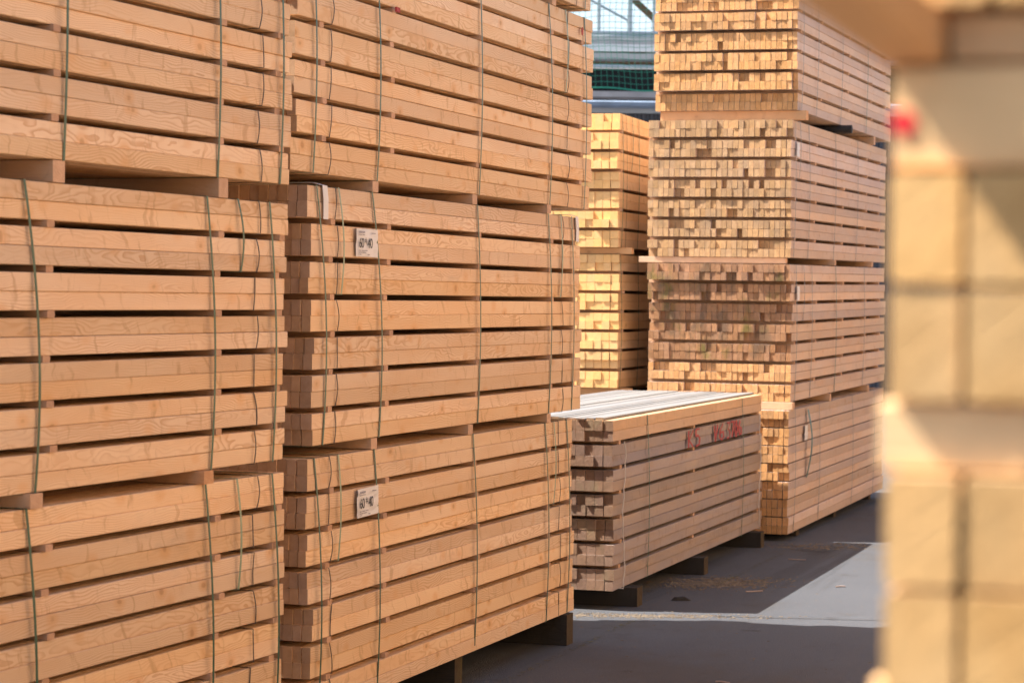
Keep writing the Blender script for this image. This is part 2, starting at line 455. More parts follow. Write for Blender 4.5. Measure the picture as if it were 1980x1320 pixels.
def paper_label(root, x, z, w, h, seed=1, text=None, tilt=0.0, name='paper_label', y=-.012, label=None, amp=.0025):
    rng = random.Random(seed)
    mb = MB(); nx, nz = 5, 7; vs = []; fs = []
    for i in range(nx+1):
        for j in range(nz+1):
            u, v = i/nx, j/nz
            e = amp*math.sin(v*7+seed)+amp*.5*math.sin(u*9+v*5+seed*2)+jit(rng, amp*.35)
            xx = x+w*u+.004*math.sin(v*6+seed)*(1-u); zz = z+h*v+tilt*u*w
            vs.append((xx, y-.001-abs(e), zz))
    nfront = len(vs)
    vs += [(p[0], p[1]+.0008, p[2]) for p in vs]
    for i in range(nx):
        for j in range(nz):
            a_ = i*(nz+1)+j; b_ = a_+nz+1
            fs.append((a_, b_, b_+1, a_+1)); fs.append((nfront+a_, nfront+a_+1, nfront+b_+1, nfront+b_))
    mb.add(vs, fs)
    o = mb.build(name, M['paper'], root)
    if text:
        cu = bpy.data.curves.new('t', 'FONT'); cu.body = text; cu.size = h*.50; cu.extrude = .0004
        cu.space_character = .92
        to = bpy.data.objects.new('t', cu); COL.objects.link(to)
        bpy.context.view_layer.update()
        me = bpy.data.meshes.new_from_object(to)
        bpy.data.objects.remove(to)
        xs = [v.co.x for v in me.vertices]; wtxt = max(xs)-min(xs); x_min = min(xs)
        sx = w*.60/wtxt
        for v in me.vertices:
            c = v.co.copy()
            v.co = (x+w*.09+(c.x-x_min)*sx, y-.0085+(-c.z), z+h*.32+c.y*1.0+tilt*((c.x-x_min)*sx+w*.09))
        me.materials.append(M['ink'])
        t = bpy.data.objects.new('printed_size', me); COL.objects.link(t); t.parent = o
        rows = {.84: [], .77: [], .2: [], .13: [], .06: []}
        u = .08
        while u < .32:
            d = rng.uniform(.012, .03); rows[.84].append((u, u+d, .07)); u += d+.012
        for (u0, u1, v0) in ((.66, .84, .84), (.08, .2, .77), (.23, .34, .77), (.08, .16, .2), (.2, .33, .2), (.36, .46, .2),
                             (.08, .22, .13), (.25, .4, .13), (.1, .18, .06), (.48, .56, .06)):
            rows[v0].append((u0, u1, .03))
        for v0, ds in rows.items():
            mk = MB()
            for (u0, u1, hh) in ds:
                mk.box(x+w*u0, x+w*u1, y-.0083, y-.0077, z+h*v0+tilt*w*u0, z+h*(v0+hh)+tilt*w*u0)
            mk.build('print_line', M['faint_ink'], o)
    return o

BEARER_GROUP = 'bearers laid between stacked bundles'
def bearer(stk, s, z, h, label, w=.062, y0=-.005, y1=1.1, t0=0.0, seed=0, mat='bearer', cat='bearer beam', group=BEARER_GROUP, name='bearer_beam', tint=None):
    rng = random.Random(seed)
    root_loc = stk.at(s, t0, z)
    mb = MB(); tn = tint or tint_rand(rng, .06, .03)
    mb.beam(y0, y1, 0, w, .0006, h-.0006, rng, tn, ch=.002, axis='y')
    o = mb.build(name, [M[mat], M[mat+'_end']])
    o.location = root_loc; o.rotation_euler = stk.rot
    props(o, label, cat, group)
    return o

# ------------------------------------------------------------------ ground
def make_ground():
    m, nt, nodes, links, bsdf = newmat('asphalt')
    geo = nodes.new("ShaderNodeNewGeometry"); pos = geo.outputs["Position"]
    c = mix_n(nt, noise_n(nt, pos, 1.1, 5.0, 0.65), (0.039, 0.047, 0.064), (0.082, 0.092, 0.116))
    c = mix_n(nt, math_n(nt, 'MULTIPLY', ramp_n(nt, noise_n(nt, pos, 160.0, 3.0, 0.7), 0.42, 0.64), 0.65), c, (0.165, 0.168, 0.180))
    c = mix_n(nt, math_n(nt, 'MULTIPLY', ramp_n(nt, noise_n(nt, scaled(nt, pos, (.8, .5, 1)), 1.0, 6.0, 0.7), 0.48, 0.62), 0.6), c, (0.078, 0.072, 0.069))
    c = mix_n(nt, math_n(nt, 'MULTIPLY', ramp_n(nt, noise_n(nt, scaled(nt, pos, (3.0, 3.0, 1), (4, 2, 0)), 1.0, 5.0, 0.65), 0.58, 0.74), 0.6), c, (0.055, 0.05, 0.052))
    vo = nodes.new("ShaderNodeTexVoronoi"); vo.inputs["Scale"].default_value = 22.0
    links.new(pos, vo.inputs["Vector"])
    c = mix_n(nt, math_n(nt, 'MULTIPLY', ramp_n(nt, vo.outputs["Distance"], 0.07, 0.03), 0.5), c, (0.42, 0.40, 0.38))
    rotv = nodes.new("ShaderNodeVectorRotate"); rotv.rotation_type = 'Z_AXIS'; rotv.inputs["Angle"].default_value = R(18)
    links.new(pos, rotv.inputs["Vector"])
    tyre = ramp_n(nt, noise_n(nt, scaled(nt, rotv.outputs[0], (3.4, .22, 1)), 1.0, 4.0, 0.6), 0.54, 0.66)
    c = mix_n(nt, math_n(nt, 'MULTIPLY', tyre, 0.45), c, (0.040, 0.040, 0.046))
    oil = ramp_n(nt, noise_n(nt, scaled(nt, pos, (2.1, 2.1, 1), (20, 7, 0)), 1.0, 3.0, 0.5), 0.66, 0.72)
    c = mix_n(nt, math_n(nt, 'MULTIPLY', oil, 0.6), c, (0.03, 0.029, 0.03))
    links.new(c, bsdf.inputs["Base Color"])
    bsdf.inputs["Roughness"].default_value = 0.88
    bp = nodes.new("ShaderNodeBump"); bp.inputs["Strength"].default_value = 0.9; bp.inputs["Distance"].default_value = 0.008
    links.new(noise_n(nt, pos, 130.0, 4.0, 0.7), bp.inputs["Height"]); links.new(bp.outputs[0], bsdf.inputs["Normal"])
    mb = MB(); S = 900
    mb.add([(-S, -S, 0), (S, -S, 0), (S, S, 0), (-S, S, 0)], [(0, 1, 2, 3)])
    o = mb.build('ground', m); props(o, kind='structure')
make_ground()

# ------------------------------------------------------------------ left column, stack A (nearest)
SA = Stack(-.8405, 8.93, 20.6)                    # origin: FAR right corner; bundles run from -L to 0
GA = 'timber bundles stacked three high at the left edge'
LA = 4.0
A_kw = dict(a=.116, g=.0217, stickers=tuple(LA-v for v in (3.95, 2.85, 1.66, .55, .09)))
def afar(*ts): return tuple((LA-t,) for t in ts)
bunA3 = bundle(SA, -LA, .19, LA, 'planed timber bundle at the foot of the leftmost stack, cut off by the picture bottom', GA, 11,
               straps=((LA-1.78, .06), (LA-.62, .05), (LA-.11, .05)), short=((LA-.39, 3, .02),), bands=(LA-.25,), **A_kw)
bunA2 = bundle(SA, -LA, 1.180, LA, 'planed timber bundle in the middle of the leftmost stack, seen level with straight gaps', GA, 12,
               straps=((LA-1.80, .085), (LA-.64, .06), (LA-.15, .05)), short=((LA-.40, 2, .03, 'strap'),), bands=(LA-.26,), **A_kw)
bunA1 = bundle(SA, -LA-.0, 2.193, LA, 'planed timber bundle on top of the leftmost stack with bold wavy grain', GA, 13,
               straps=((LA-1.57, .0, 'strap'), (LA-.57, .02), (LA-.09, .03)), short=(), bands=(LA-.24,), offs=[.02, .04, .05, .045, .03, .0, -.01], **A_kw)
bearer(SA, -.54, 2.123, .069, 'bearer under the top bundle of the leftmost stack, the one nearer its right end', seed=1, w=.07, y1=1.12)
bearer(SA, -1.63, 2.123, .069, 'bearer under the top bundle of the leftmost stack, at the left edge of the picture', seed=2, w=.07)
bearer(SA, -2.9, 2.123, .069, 'bearer under the top bundle of the leftmost stack, outside the picture', seed=3, w=.07)
bearer(SA, -.68, 1.133, .046, 'orange-ended bearer on the bottom bundle of the leftmost stack', seed=4, w=.07, y0=-.03, tint=(1.0, .86, .70))
bearer(SA, -1.77, 1.133, .046, 'bearer on the bottom bundle of the leftmost stack, at the picture edge', seed=5, w=.07, y0=-.02)
bearer(SA, -2.95, 1.133, .046, 'bearer on the bottom bundle of the leftmost stack, outside the picture', seed=6, w=.07)
BG = 'dark blocks carrying the stacks'
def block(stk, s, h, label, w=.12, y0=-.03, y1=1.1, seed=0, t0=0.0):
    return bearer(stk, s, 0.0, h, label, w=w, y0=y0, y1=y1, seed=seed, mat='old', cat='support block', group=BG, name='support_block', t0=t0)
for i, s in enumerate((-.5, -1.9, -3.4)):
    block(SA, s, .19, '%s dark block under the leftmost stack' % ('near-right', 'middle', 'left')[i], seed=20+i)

# ------------------------------------------------------------------ stack B
SB = Stack(-.772, 9.26, 18.2)
GB = 'timber bundles of the tall second stack'
stB = (.17, .78, 1.93, 3.06, 3.42)
bunB3 = bundle(SB, 0, .16, 3.5, 'planed timber bundle at the foot of the second stack, with a crumpled white size label', GB, 31,
               stickers=stB, straps=((.02, .075), (.66, .06), (1.90, .045), (3.0, .05), (3.36, .05)), short=((.27, 3, .01), (3.14, 3, .01)), bands=(.20, 3.24), W=1.10,
               offs=[.03, .045, .04, .0, .0, -.03, -.03])
bunB2 = bundle(SB, 0, 1.208, 3.6, 'planed timber bundle in the middle of the second stack, with a flat white size label', GB, 32,
               stickers=(.17, .78, 1.93, 3.06, 3.46), straps=((.02, .10), (.62, .10), (1.93, .03), (3.0, .055), (3.42, .03)),
               short=((.25, 3, .04), (3.22, 3, .01)), bands=(.24, 3.26), W=1.10, offs=[.01, .005, .03, .0, -.01, .0, -.04])
bunB1 = bundle(SB, -.17, 2.256, 3.96, 'planed timber bundle third up in the second stack, reaching past the one below', GB, 33,
               stickers=(.25, 1.0, 2.11, 3.2, 3.72), straps=((.12, .05), (.78, .06), (2.10, .02), (3.16, .05), (3.78, .03)),
               short=((.45, 1, .01), (3.44, 3, .02)), bands=(.33, 3.5), W=1.10, offs=[-.03, .015, -.01, .0, .0, .02, -.01])
bunB0 = bundle(SB, -.1, 3.304, 3.84, 'planed timber bundle topmost in the second stack, only its low end corner in view', GB, 34,
               stickers=(.25, 1.0, 2.05, 3.1, 3.5), straps=((.12, .05), (.78, .06), (2.10, .02), (3.3, .03), (3.72, .0)), bands=(3.55,), W=1.10)
for (z, h, ss, where) in ((1.161, .046, (.63, 1.83, 3.03), 'lower gap'), (2.209, .046, (.62, 1.86, 3.0), 'middle gap'), (3.257, .046, (.6, 1.9, 3.05), 'top gap')):
    for i, s in enumerate(ss):
        bearer(SB, s, z, h, '%s bearer in the %s of the second stack' % (('near', 'middle', 'far')[i], where), seed=int(z*100)+i, w=.065, y1=1.12)
for i, s in enumerate((.45, 1.75, 3.33)):
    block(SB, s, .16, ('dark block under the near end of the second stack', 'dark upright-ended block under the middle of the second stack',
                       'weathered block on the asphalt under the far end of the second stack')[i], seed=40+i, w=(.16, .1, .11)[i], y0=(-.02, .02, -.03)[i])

paper_label(bunB2, .425, 5*.146+.006, .235, .112, 3, '60 * 40', tilt=0.0, y=-.012)
paper_label(bunB3, .455, 5*.146+.004, .235, .115, 8, '60 * 40', tilt=0.02, y=-.013, amp=.003)
paper_label(bunB1, .70, 5*.146+.117-.0, .2, .05, 5, None, y=-.014)
# white plastic edge strips folded over the top layer of the middle bundle
for x in (.105, 3.50):
    mb = MB()
    pts = [(x-.05, .35, 7*.1235+6*.0225+.004), (x-.03, .14, 7*.1235+6*.0225+.012), (x-.012, .03, 7*.1235+6*.0225+.014), (x, -.010, 7*.1235+6*.0225+.003), (x+.006, -.013, 7*.1235+6*.0225-.05), (x+.008, -.012, 6*.146-.003)]
    mb.ribbon(pts, (1, 0, 0), .048, .0015); mb.build('edge_strip', M['paper'], bunB2)
# red paint dabs
mb = MB(); mb.tube([(3.72, -.0125, 6*.146+.045), (3.72, -.0155, 6*.146+.045)], .014, 10); o = mb.build('paint_mark', M['red'], bunB1)
for v in o.data.vertices: v.co.z = 6*.146+.045+(v.co.z-(6*.146+.045))*1.6
mb = MB(); mb.box(1.003, 1.043, -.022, -.0135, 4*.146+.1245, 4*.146+.1450); mb.build('paint_mark', M['red'], bunB1)

# ------------------------------------------------------------------ stack behind B (unseen, added to cast the shade across the aisle)
SG = Stack(-1.66, 10.2, 18.2)
SGo = SG.at(-.35, .1, 0)
GG = 'timber bundles of the added unseen stack behind the second stack'
for k in range(4):
    bundle(SG, -.55, .16+k*1.048, 3.42, ('added unseen planed timber bundle behind the second stack, resting on the blocks', 'added unseen planed timber bundle behind the second stack, second up',
           'added unseen planed timber bundle behind the second stack, third up', 'added unseen planed timber bundle behind the second stack, topmost')[k], GG, 50+k,
           t0=.25, stickers=(.2, 1.9, 3.4), hollow=True, W=1.10)
    for i, s in enumerate((-.1, 1.25, 2.7)):
        if k: bearer(SG, s, .16+k*1.048-.047, .046, '%s bearer %s the added unseen bundles behind the second stack' % (('near', 'middle', 'far')[i], ('', 'under the second of', 'under the third of', 'under the topmost of')[k]), t0=.25, seed=60+k*3+i)
        else: block(SG, s, .16, '%s dark block carrying the added hidden stack behind the second stack' % ('near', 'middle', 'far')[i], seed=70+i, t0=.25)

# ------------------------------------------------------------------ low bundle C
SC = Stack(.576, 13.75, 17.3)
GC = None
bunC = bundle(SC, 0, .115, 4.25, 'low weathered timber bundle with bleached top and red spray marks, alone in the aisle', None, 81,
              a=.121, g=.022, stickers=(.16, 2.05, 4.12), side='weathered', end='weathered_end',
              straps=((.80, .03, 'strap', .012), (3.55, .02, 'strap', .012)), layer_mats={6: ('bearer', 'weathered_end')},
              layer_j=.03, row_j=.002, end_j=.001, deep=.010, nw=20, tv=.1, y_j=.006, sticker_out=.0, strap_bow=.02,
              offs=[.06, .06, .06, .03, .02, .0, .0])
# bleached boards of the top face: the boards themselves are pale on top
mb = MB(); rngc = random.Random(5); HC = 7*.121+6*.022
y = .055
while y < 1.09:
    wd = min(rngc.uniform(.048, .058), 1.094-y)
    mb.beam(jit(rngc, .03)+.01, 4.25+jit(rngc, .02), y+.003, y+wd-.003, HC+.001, HC+.012+jit(rngc, .003), rngc, tint_rand(rngc, .12, .03), ch=.003)
    y += wd
mb.build('top_boards', [M['bleached'], M['weathered_end']], bunC)
# loose twine round the ends
for x in (.24, 4.18):
    mb = MB(); rr = random.Random(int(x*10)); pts = []
    for i in range(40):
        t = i/39; pts.append((x-.02+.025*math.sin(t*9+x), -.012-.006*abs(math.sin(t*20)), (HC-.13)*(1-t)))
    pts += [(x, .5, -.003)]
    mb.tube(pts, .0035, 5); mb.build('twine', M['twine'], bunC)
# sprayed marks on the second layer from the top
def spray(strokes, x0, z0, sx, sz, y, parent):
    mb = MB()
    for st in strokes:
        pts = []
        for i in range(len(st)-1):
            (a0, b0), (a1, b1) = st[i], st[i+1]
            for q in range(5):
                t = q/5; pts.append((a0+(a1-a0)*t, b0+(b1-b0)*t))
        pts.append(st[-1])
        P = [Vector((x0+p[0]*sx, y, z0+p[1]*sz)) for p in pts]
        # brush of constant width laid on the board faces
        wdt = .012
        vs = []; fs = []
        for i, p in enumerate(P):
            tg = (P[min(len(P)-1, i+1)]-P[max(0, i-1)]).normalized()
            nn = Vector((-tg.z, 0, tg.x))*wdt*(1.35 if abs(tg.z) > .6 else .55)
            vs += [tuple(p+nn), tuple(p-nn), tuple(p+nn+Vector((0, .0015, 0))), tuple(p-nn+Vector((0, .0015, 0)))]
        for i in range(len(P)-1):
            b = i*4
            fs += [(b, b+4, b+5, b+1), (b+2, b+3, b+7, b+6), (b, b+2, b+6, b+4), (b+1, b+5, b+7, b+3)]
        mb.add(vs, fs)
    return mb.build('spray_mark', M['red'], parent)
zc = 5*.143+.006
K = [[(0, 1), (0, 0)], [(.5, 1), (.05, .45), (.5, 0)]]
F5 = [[(1.2, 1), (.8, 1), (.8, .6), (1.05, .62), (1.25, .4), (1.15, .05), (.8, 0)]]
spray(K+F5, 1.86, zc, .26, .108, -.0135, bunC)
V4 = [[(0, 1), (.1, .0)], [(.35, 1), (.1, .0)]]
S6 = [[(.9, 1), (.6, .6), (.55, .2), (.75, 0), (1.0, .2), (.9, .5), (.6, .45)]]
spray(V4+S6, 2.62, zc, .30, .108, -.0135, bunC)
T3 = [[(0, 1), (.35, .95), (.15, .6), (.38, .3), (.2, 0), (0, .05)]]
T7 = [[(.5, 1), (.85, 1), (.6, 0)]]
O1 = [[(1.1, 1), (.95, .5), (1.1, 0), (1.3, .5), (1.1, 1)]]
O2 = [[(1.6, .95), (1.42, .5), (1.55, .05), (1.78, .15), (1.72, .5), (1.45, .5)]]
spray(T3+T7+O1+O2, 3.02, zc, .27, .108, -.0135, bunC)
for i, s in enumerate((.30, 2.05, 3.90)):
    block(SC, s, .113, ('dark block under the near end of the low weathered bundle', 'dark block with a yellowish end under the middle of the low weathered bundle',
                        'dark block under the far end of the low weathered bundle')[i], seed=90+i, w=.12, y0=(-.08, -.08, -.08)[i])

# ------------------------------------------------------------------ tall stack D
SD = Stack(2.083, 18.0, 18.05, pitch=.0085, tilt=.006)
GD = 'rough-ended timber bundles of the tall right stack'
dk = dict(nw=27, W=1.10, a=.126, g=.0238, side='pink', layer_j=.006, row_j=.002, end_j=.0022, deep=.045, gap=.0012, row_gap=.0008, y_j=.003, tv=.17,
          stickers=(.10, .9, 2.1, 3.2, 3.9), strap_mat='wire', band_mat='wire', sticker_out=.006)
bunD4 = bundle(SD, -.08, .053, 4.3, 'tightly layered timber bundle at the foot of the tall right stack, almost touching the asphalt', GD, 101,
               end='rough_end', straps=((.18, .0, 'wire', .012), (1.15, .0, 'wire', .012), (2.6, .03, 'wire', .012), (3.7, .0, 'wire', .012)), **{**dk, 'g': .0063, 'W': 1.08})
bunD3 = bundle(SD, .02, 1.033, 4.3, 'timber bundle with dark and mossy stained ends, second up in the tall right stack', GD, 102,
               end='mossy_end', layer_mats={0: ('pink', 'rough_end'), 1: ('pink', 'rough_end')}, short=((.42, 3, .0, 'wire'),), t0=.02,
               straps=((.14, .01, 'wire', .012), (.74, .0, 'wire', .012), (1.75, .02, 'strap_dark', .014), (3.1, .0)), offs=[.0, .02, .02, .02, .02, -.02, -.05], **dk)
bunD2 = bundle(SD, .0, 2.108, 4.3, 'timber bundle with dull greyish brown ends, third up in the tall right stack', GD, 103,
               end='dull_end', straps=((.10, .0, 'wire', .010), (.62, .03, 'wire', .011), (1.72, .0, 'wire', .011), (2.75, .0, 'wire', .011)), short=((.26, 3, .0, 'wire'),), t0=.03, **{**dk, 'deep': .07})
bunD1 = bundle(SD, .0, 3.206, 4.3, 'timber bundle with bright yellow rough ends, highest in the tall right stack', GD, 104,
               end='rough_end', straps=((.14, .0, 'wire', .010), (.72, .0, 'wire', .011), (1.75, .0, 'wire', .011), (2.95, .0, 'strap_dark', .014)),
               t0=-.005, offs=[.05, .0, -.01, .0, -.02, .02, .0], **dk)
bearer(SD, .0, .975, .056, 'bearer between the two lowest bundles of the tall right stack, nearest its rough ends', seed=110, w=.09, y1=1.08)
bearer(SD, 1.5, .975, .056, 'bearer between the two lowest bundles of the tall right stack, part way along its side', seed=111, w=.07)
bearer(SD, 3.3, .975, .056, 'bearer between the two lowest bundles of the tall right stack, at its far end', seed=112, w=.07)
bearer(SD, .03, 2.062, .045, 'pale bearer sticking out left of the tall right stack, under its dull-ended bundle', seed=113, w=.07, y0=.07, y1=1.20, tint=(1.12, 1.15, 1.2))
bearer(SD, 1.62, 2.062, .045, 'bearer below the dull-ended bundle of the tall right stack, part way along its side', seed=114, w=.07)
bearer(SD, 3.4, 2.062, .045, 'bearer below the dull-ended bundle of the tall right stack, at its far end', seed=115, w=.07)
bearer(SD, .08, 3.133, .072, 'thick orange-brown bearer under the highest bundle of the tall right stack', seed=116, w=.08, y0=-.06, y1=1.06, tint=(1.05, .9, .72))
bearer(SD, 3.4, 3.133, .072, 'bearer under the highest bundle of the tall right stack, at its far end', seed=117, w=.08)
# black rolled end of a sling in the gap under the highest bundle
mb = MB(); mb.tube([(0, -.04, .034), (0, 1.0, .034)], .034, 14)
mb.tube([(-.0, -.043, .034), (0, -.039, .034)], .022, 12)
o = mb.build('rubber_roll', M['black_rubber'], smooth=False); o.location = SD.at(1.78, -.06, 3.134); o.rotation_euler = SD.rot
props(o, 'round black roll poking out below the highest bundle of the tall right stack', 'roll')
for i, s in enumerate((.35, 1.9, 3.6)):
    block(SD, s, .053+.0085*s-.003, '%s dark block under the tall right stack' % ('near', 'middle', 'far')[i], seed=120+i, w=.1, y0=.02)
paper_label(bunD2, .14, 5*.1498+.008, .085, .105, 4, None, y=-.012)
paper_label(bunD3, .16, 5*.1498+.008, .085, .105, 6, None, y=-.012)
paper_label(bunD4, .52, 5*.1323+.01, .12, .11, 9, None, y=-.014)
paper_label(bunD1, .30, 5*.1498+.13, .12, .10, 9, None, y=-.014)
mb = MB(); pts = [(.66+.03*math.sin(t*.5), -.012-.03*math.sin(t*.39), .90-.065*t) for t in range(9)]
mb.ribbon(pts, (1, 0, 0), .05, .0014); mb.build('strap_tail', M['strap_dark'], bunD4)

# ------------------------------------------------------------------ stack E (yellow, behind)
SE = Stack(.816, 18.6, 16.5)
GE = 'yellow timber bundles glimpsed between the stacks'
ek = dict(nw=17, W=1.10, a=.1265, g=.0235, side='yellow', end='yellow_end', stickers=(.10, 1.0, 2.1, 3.6), layer_j=.02, end_j=.006, deep=.012, tv=.06,
          strap_mat='strap', straps=((.02, .02, 'strap', .011), (.60, .0, 'strap', .011)), bands=())
bundle(SE, .03, .16, 3.9, 'yellow timber bundle whose top edge just shows above the low weathered bundle', GE, 131, **{**ek, 'n': 6})
bundle(SE, .0, 1.104, 3.9, 'yellow timber bundle in the middle of the stack seen through the gap', GE, 132, **ek)
bundle(SE, -.05, 2.186, 3.9, 'yellow timber bundle on top of the stack seen through the gap, against the hall', GE, 133,
       **{**ek, 'straps': ((.10, .0, 'strap', .011), (.22, .0, 'band', .006), (.62, .0, 'strap', .011)), 'short': ((.40, 3, .0, 'strap'),), 'offs': [.02, .0, .02, .02, -.02, -.03, .03]})
for (z, h, w_) in ((1.047, .055, 'under the middle yellow bundle'), (2.134, .050, 'under the top yellow bundle')):
    for i, s in enumerate((.04, 1.9, 3.5)):
        bearer(SE, s, z, h, '%s bearer %s seen through the gap' % (('near', 'middle', 'far')[i], w_), seed=140+i+int(z*10), w=.075, y0=-.09 if i == 0 else 0, tint=(1.1, .95, .7))
for i, s in enumerate((.35, 1.9, 3.5)):
    block(SE, s, .158, '%s dark block under the yellow stack seen through the gap' % ('near', 'middle', 'far')[i], seed=150+i, w=.1)

# ------------------------------------------------------------------ stack F, close to the camera on the right
SF = Stack(1.228, .943, 16.5)
GF = 'timber bundles close to the camera on the right'
fk = dict(sj=.002, nw=27, W=1.08, a=.1203, g=.036, side='yellow', end='golden_end', stk_tint=(1.28, 1.33, 1.15), gap=.0019, row_gap=.0014, stickers=(.013, 1.0, 2.1, 3.2), end_j=.003, layer_j=.004, row_j=.003, tv=.14, y_j=.004)
topF = 1.8487
HF = 7*.1203+6*.036
bunF2 = bundle(SF, 0, topF-HF, 3.4, 'out-of-focus yellow timber bundle filling the right edge, beam ends to the camera', GF, 161, **fk)
bunF1 = bundle(SF, -.004, 1.9310, 3.6, 'out-of-focus timber bundle at the top right corner of the picture', GF, 162, t0=-.012, **{**fk, 'stickers': (.05, 1.2, 2.2, 3.3)})
bearer(SF, .012, 1.9045, .0255, 'blurred flat board lying on the bearer with a red spot, top right', seed=167, w=.11, y0=0, y1=1.049, mat='yellow', tint=(1.0, .92, .85), cat='board', name='flat_board')
# a loose beam lying lengthwise on the bearers sticks out towards the camera
mb = MB(); mb.beam(0, .75, 0, .034, 0, .0255, random.Random(3), (1, .86, .72))
o = mb.build('loose_beam', [M['yellow'], M['yellow_end']]); o.location = SF.at(-.30, 1.052, 1.9045); o.rotation_euler = SF.rot
props(o, 'blurred loose beam jutting towards the camera from the top of the stack at right', 'beam', 'timber bundles close to the camera on the right')
mb = MB(); mb.box(-.003, .02, 1.0705, 1.0845, 1.556-(topF-HF), 1.584-(topF-HF), 0, (1, 1, 1)); mb.build('lath_end', M['cream'], bunF2)
mf = bearer(SF, .008, topF+.0005, .0537, 'blurred bearer with a red paint spot between the two bundles at the right edge', seed=165, w=.07, y0=.0, y1=1.078, mat='cream', tint=(1, 1, 1))
mb = MB(); mb.tube([(-.0018, 1.0725, .024), (.0005, 1.0725, .024)], .0065, 12); mb.build('paint_mark', M['bright_red'], mf)
for s_ in (1.5, 3.0):
    bearer(SF, s_, topF+.0005, .0537, '%s bearer inside the gap of the blurred stack at the right edge' % ('middle' if s_ < 2 else 'far'), seed=166, w=.07, y1=1.078)
low = topF-HF-.05
bunF3 = bundle(SF, 0, .10, 3.4, 'timber bundle at the foot of the blurred stack on the right, below the picture', GF, 163, **{**fk, 'n': 4, 'hollow': True})
hF3 = 4*.1203+3*.036
for i, s_ in enumerate((.1, 1.6, 3.0)):
    block(SF, s_, .099, '%s dark block under the blurred stack at the right edge' % ('near', 'middle', 'far')[i], seed=170+i, y0=0, y1=1.08)
    bearer(SF, s_, .10+hF3+.001, topF-HF-.10-hF3-.002, '%s bearer low in the blurred stack at the right edge' % ('near', 'middle', 'far')[i], seed=175+i, w=.09, y1=1.078)

# unseen row added beyond stack F; its sunlit sides bounce warm light across the aisle
for c_ in range(3):
    for k in range(3):
        bundle(SF, 3.9+c_*6.3, .16+k*1.048, 6.0, 'unseen planed timber bundle in the added row along the right of the aisle', 'timber bundles in the added unseen row along the right of the aisle', 200+c_*3+k,
               side='planed', W=1.08, nw=27, hollow=True, stickers=(.2, 2.0, 4.0, 5.6))
        for j, s_ in enumerate((.3, 2.9, 5.4)):
            if k: bearer(SF, 3.9+c_*6.3+s_, .16+k*1.048-.047, .046, 'unseen bearer in the added row along the right of the aisle', y1=1.08, seed=220+j)
            else: block(SF, 3.9+c_*6.3+s_, .159, 'unseen dark block under the added row along the right of the aisle', y0=0, y1=1.08, seed=230+j)

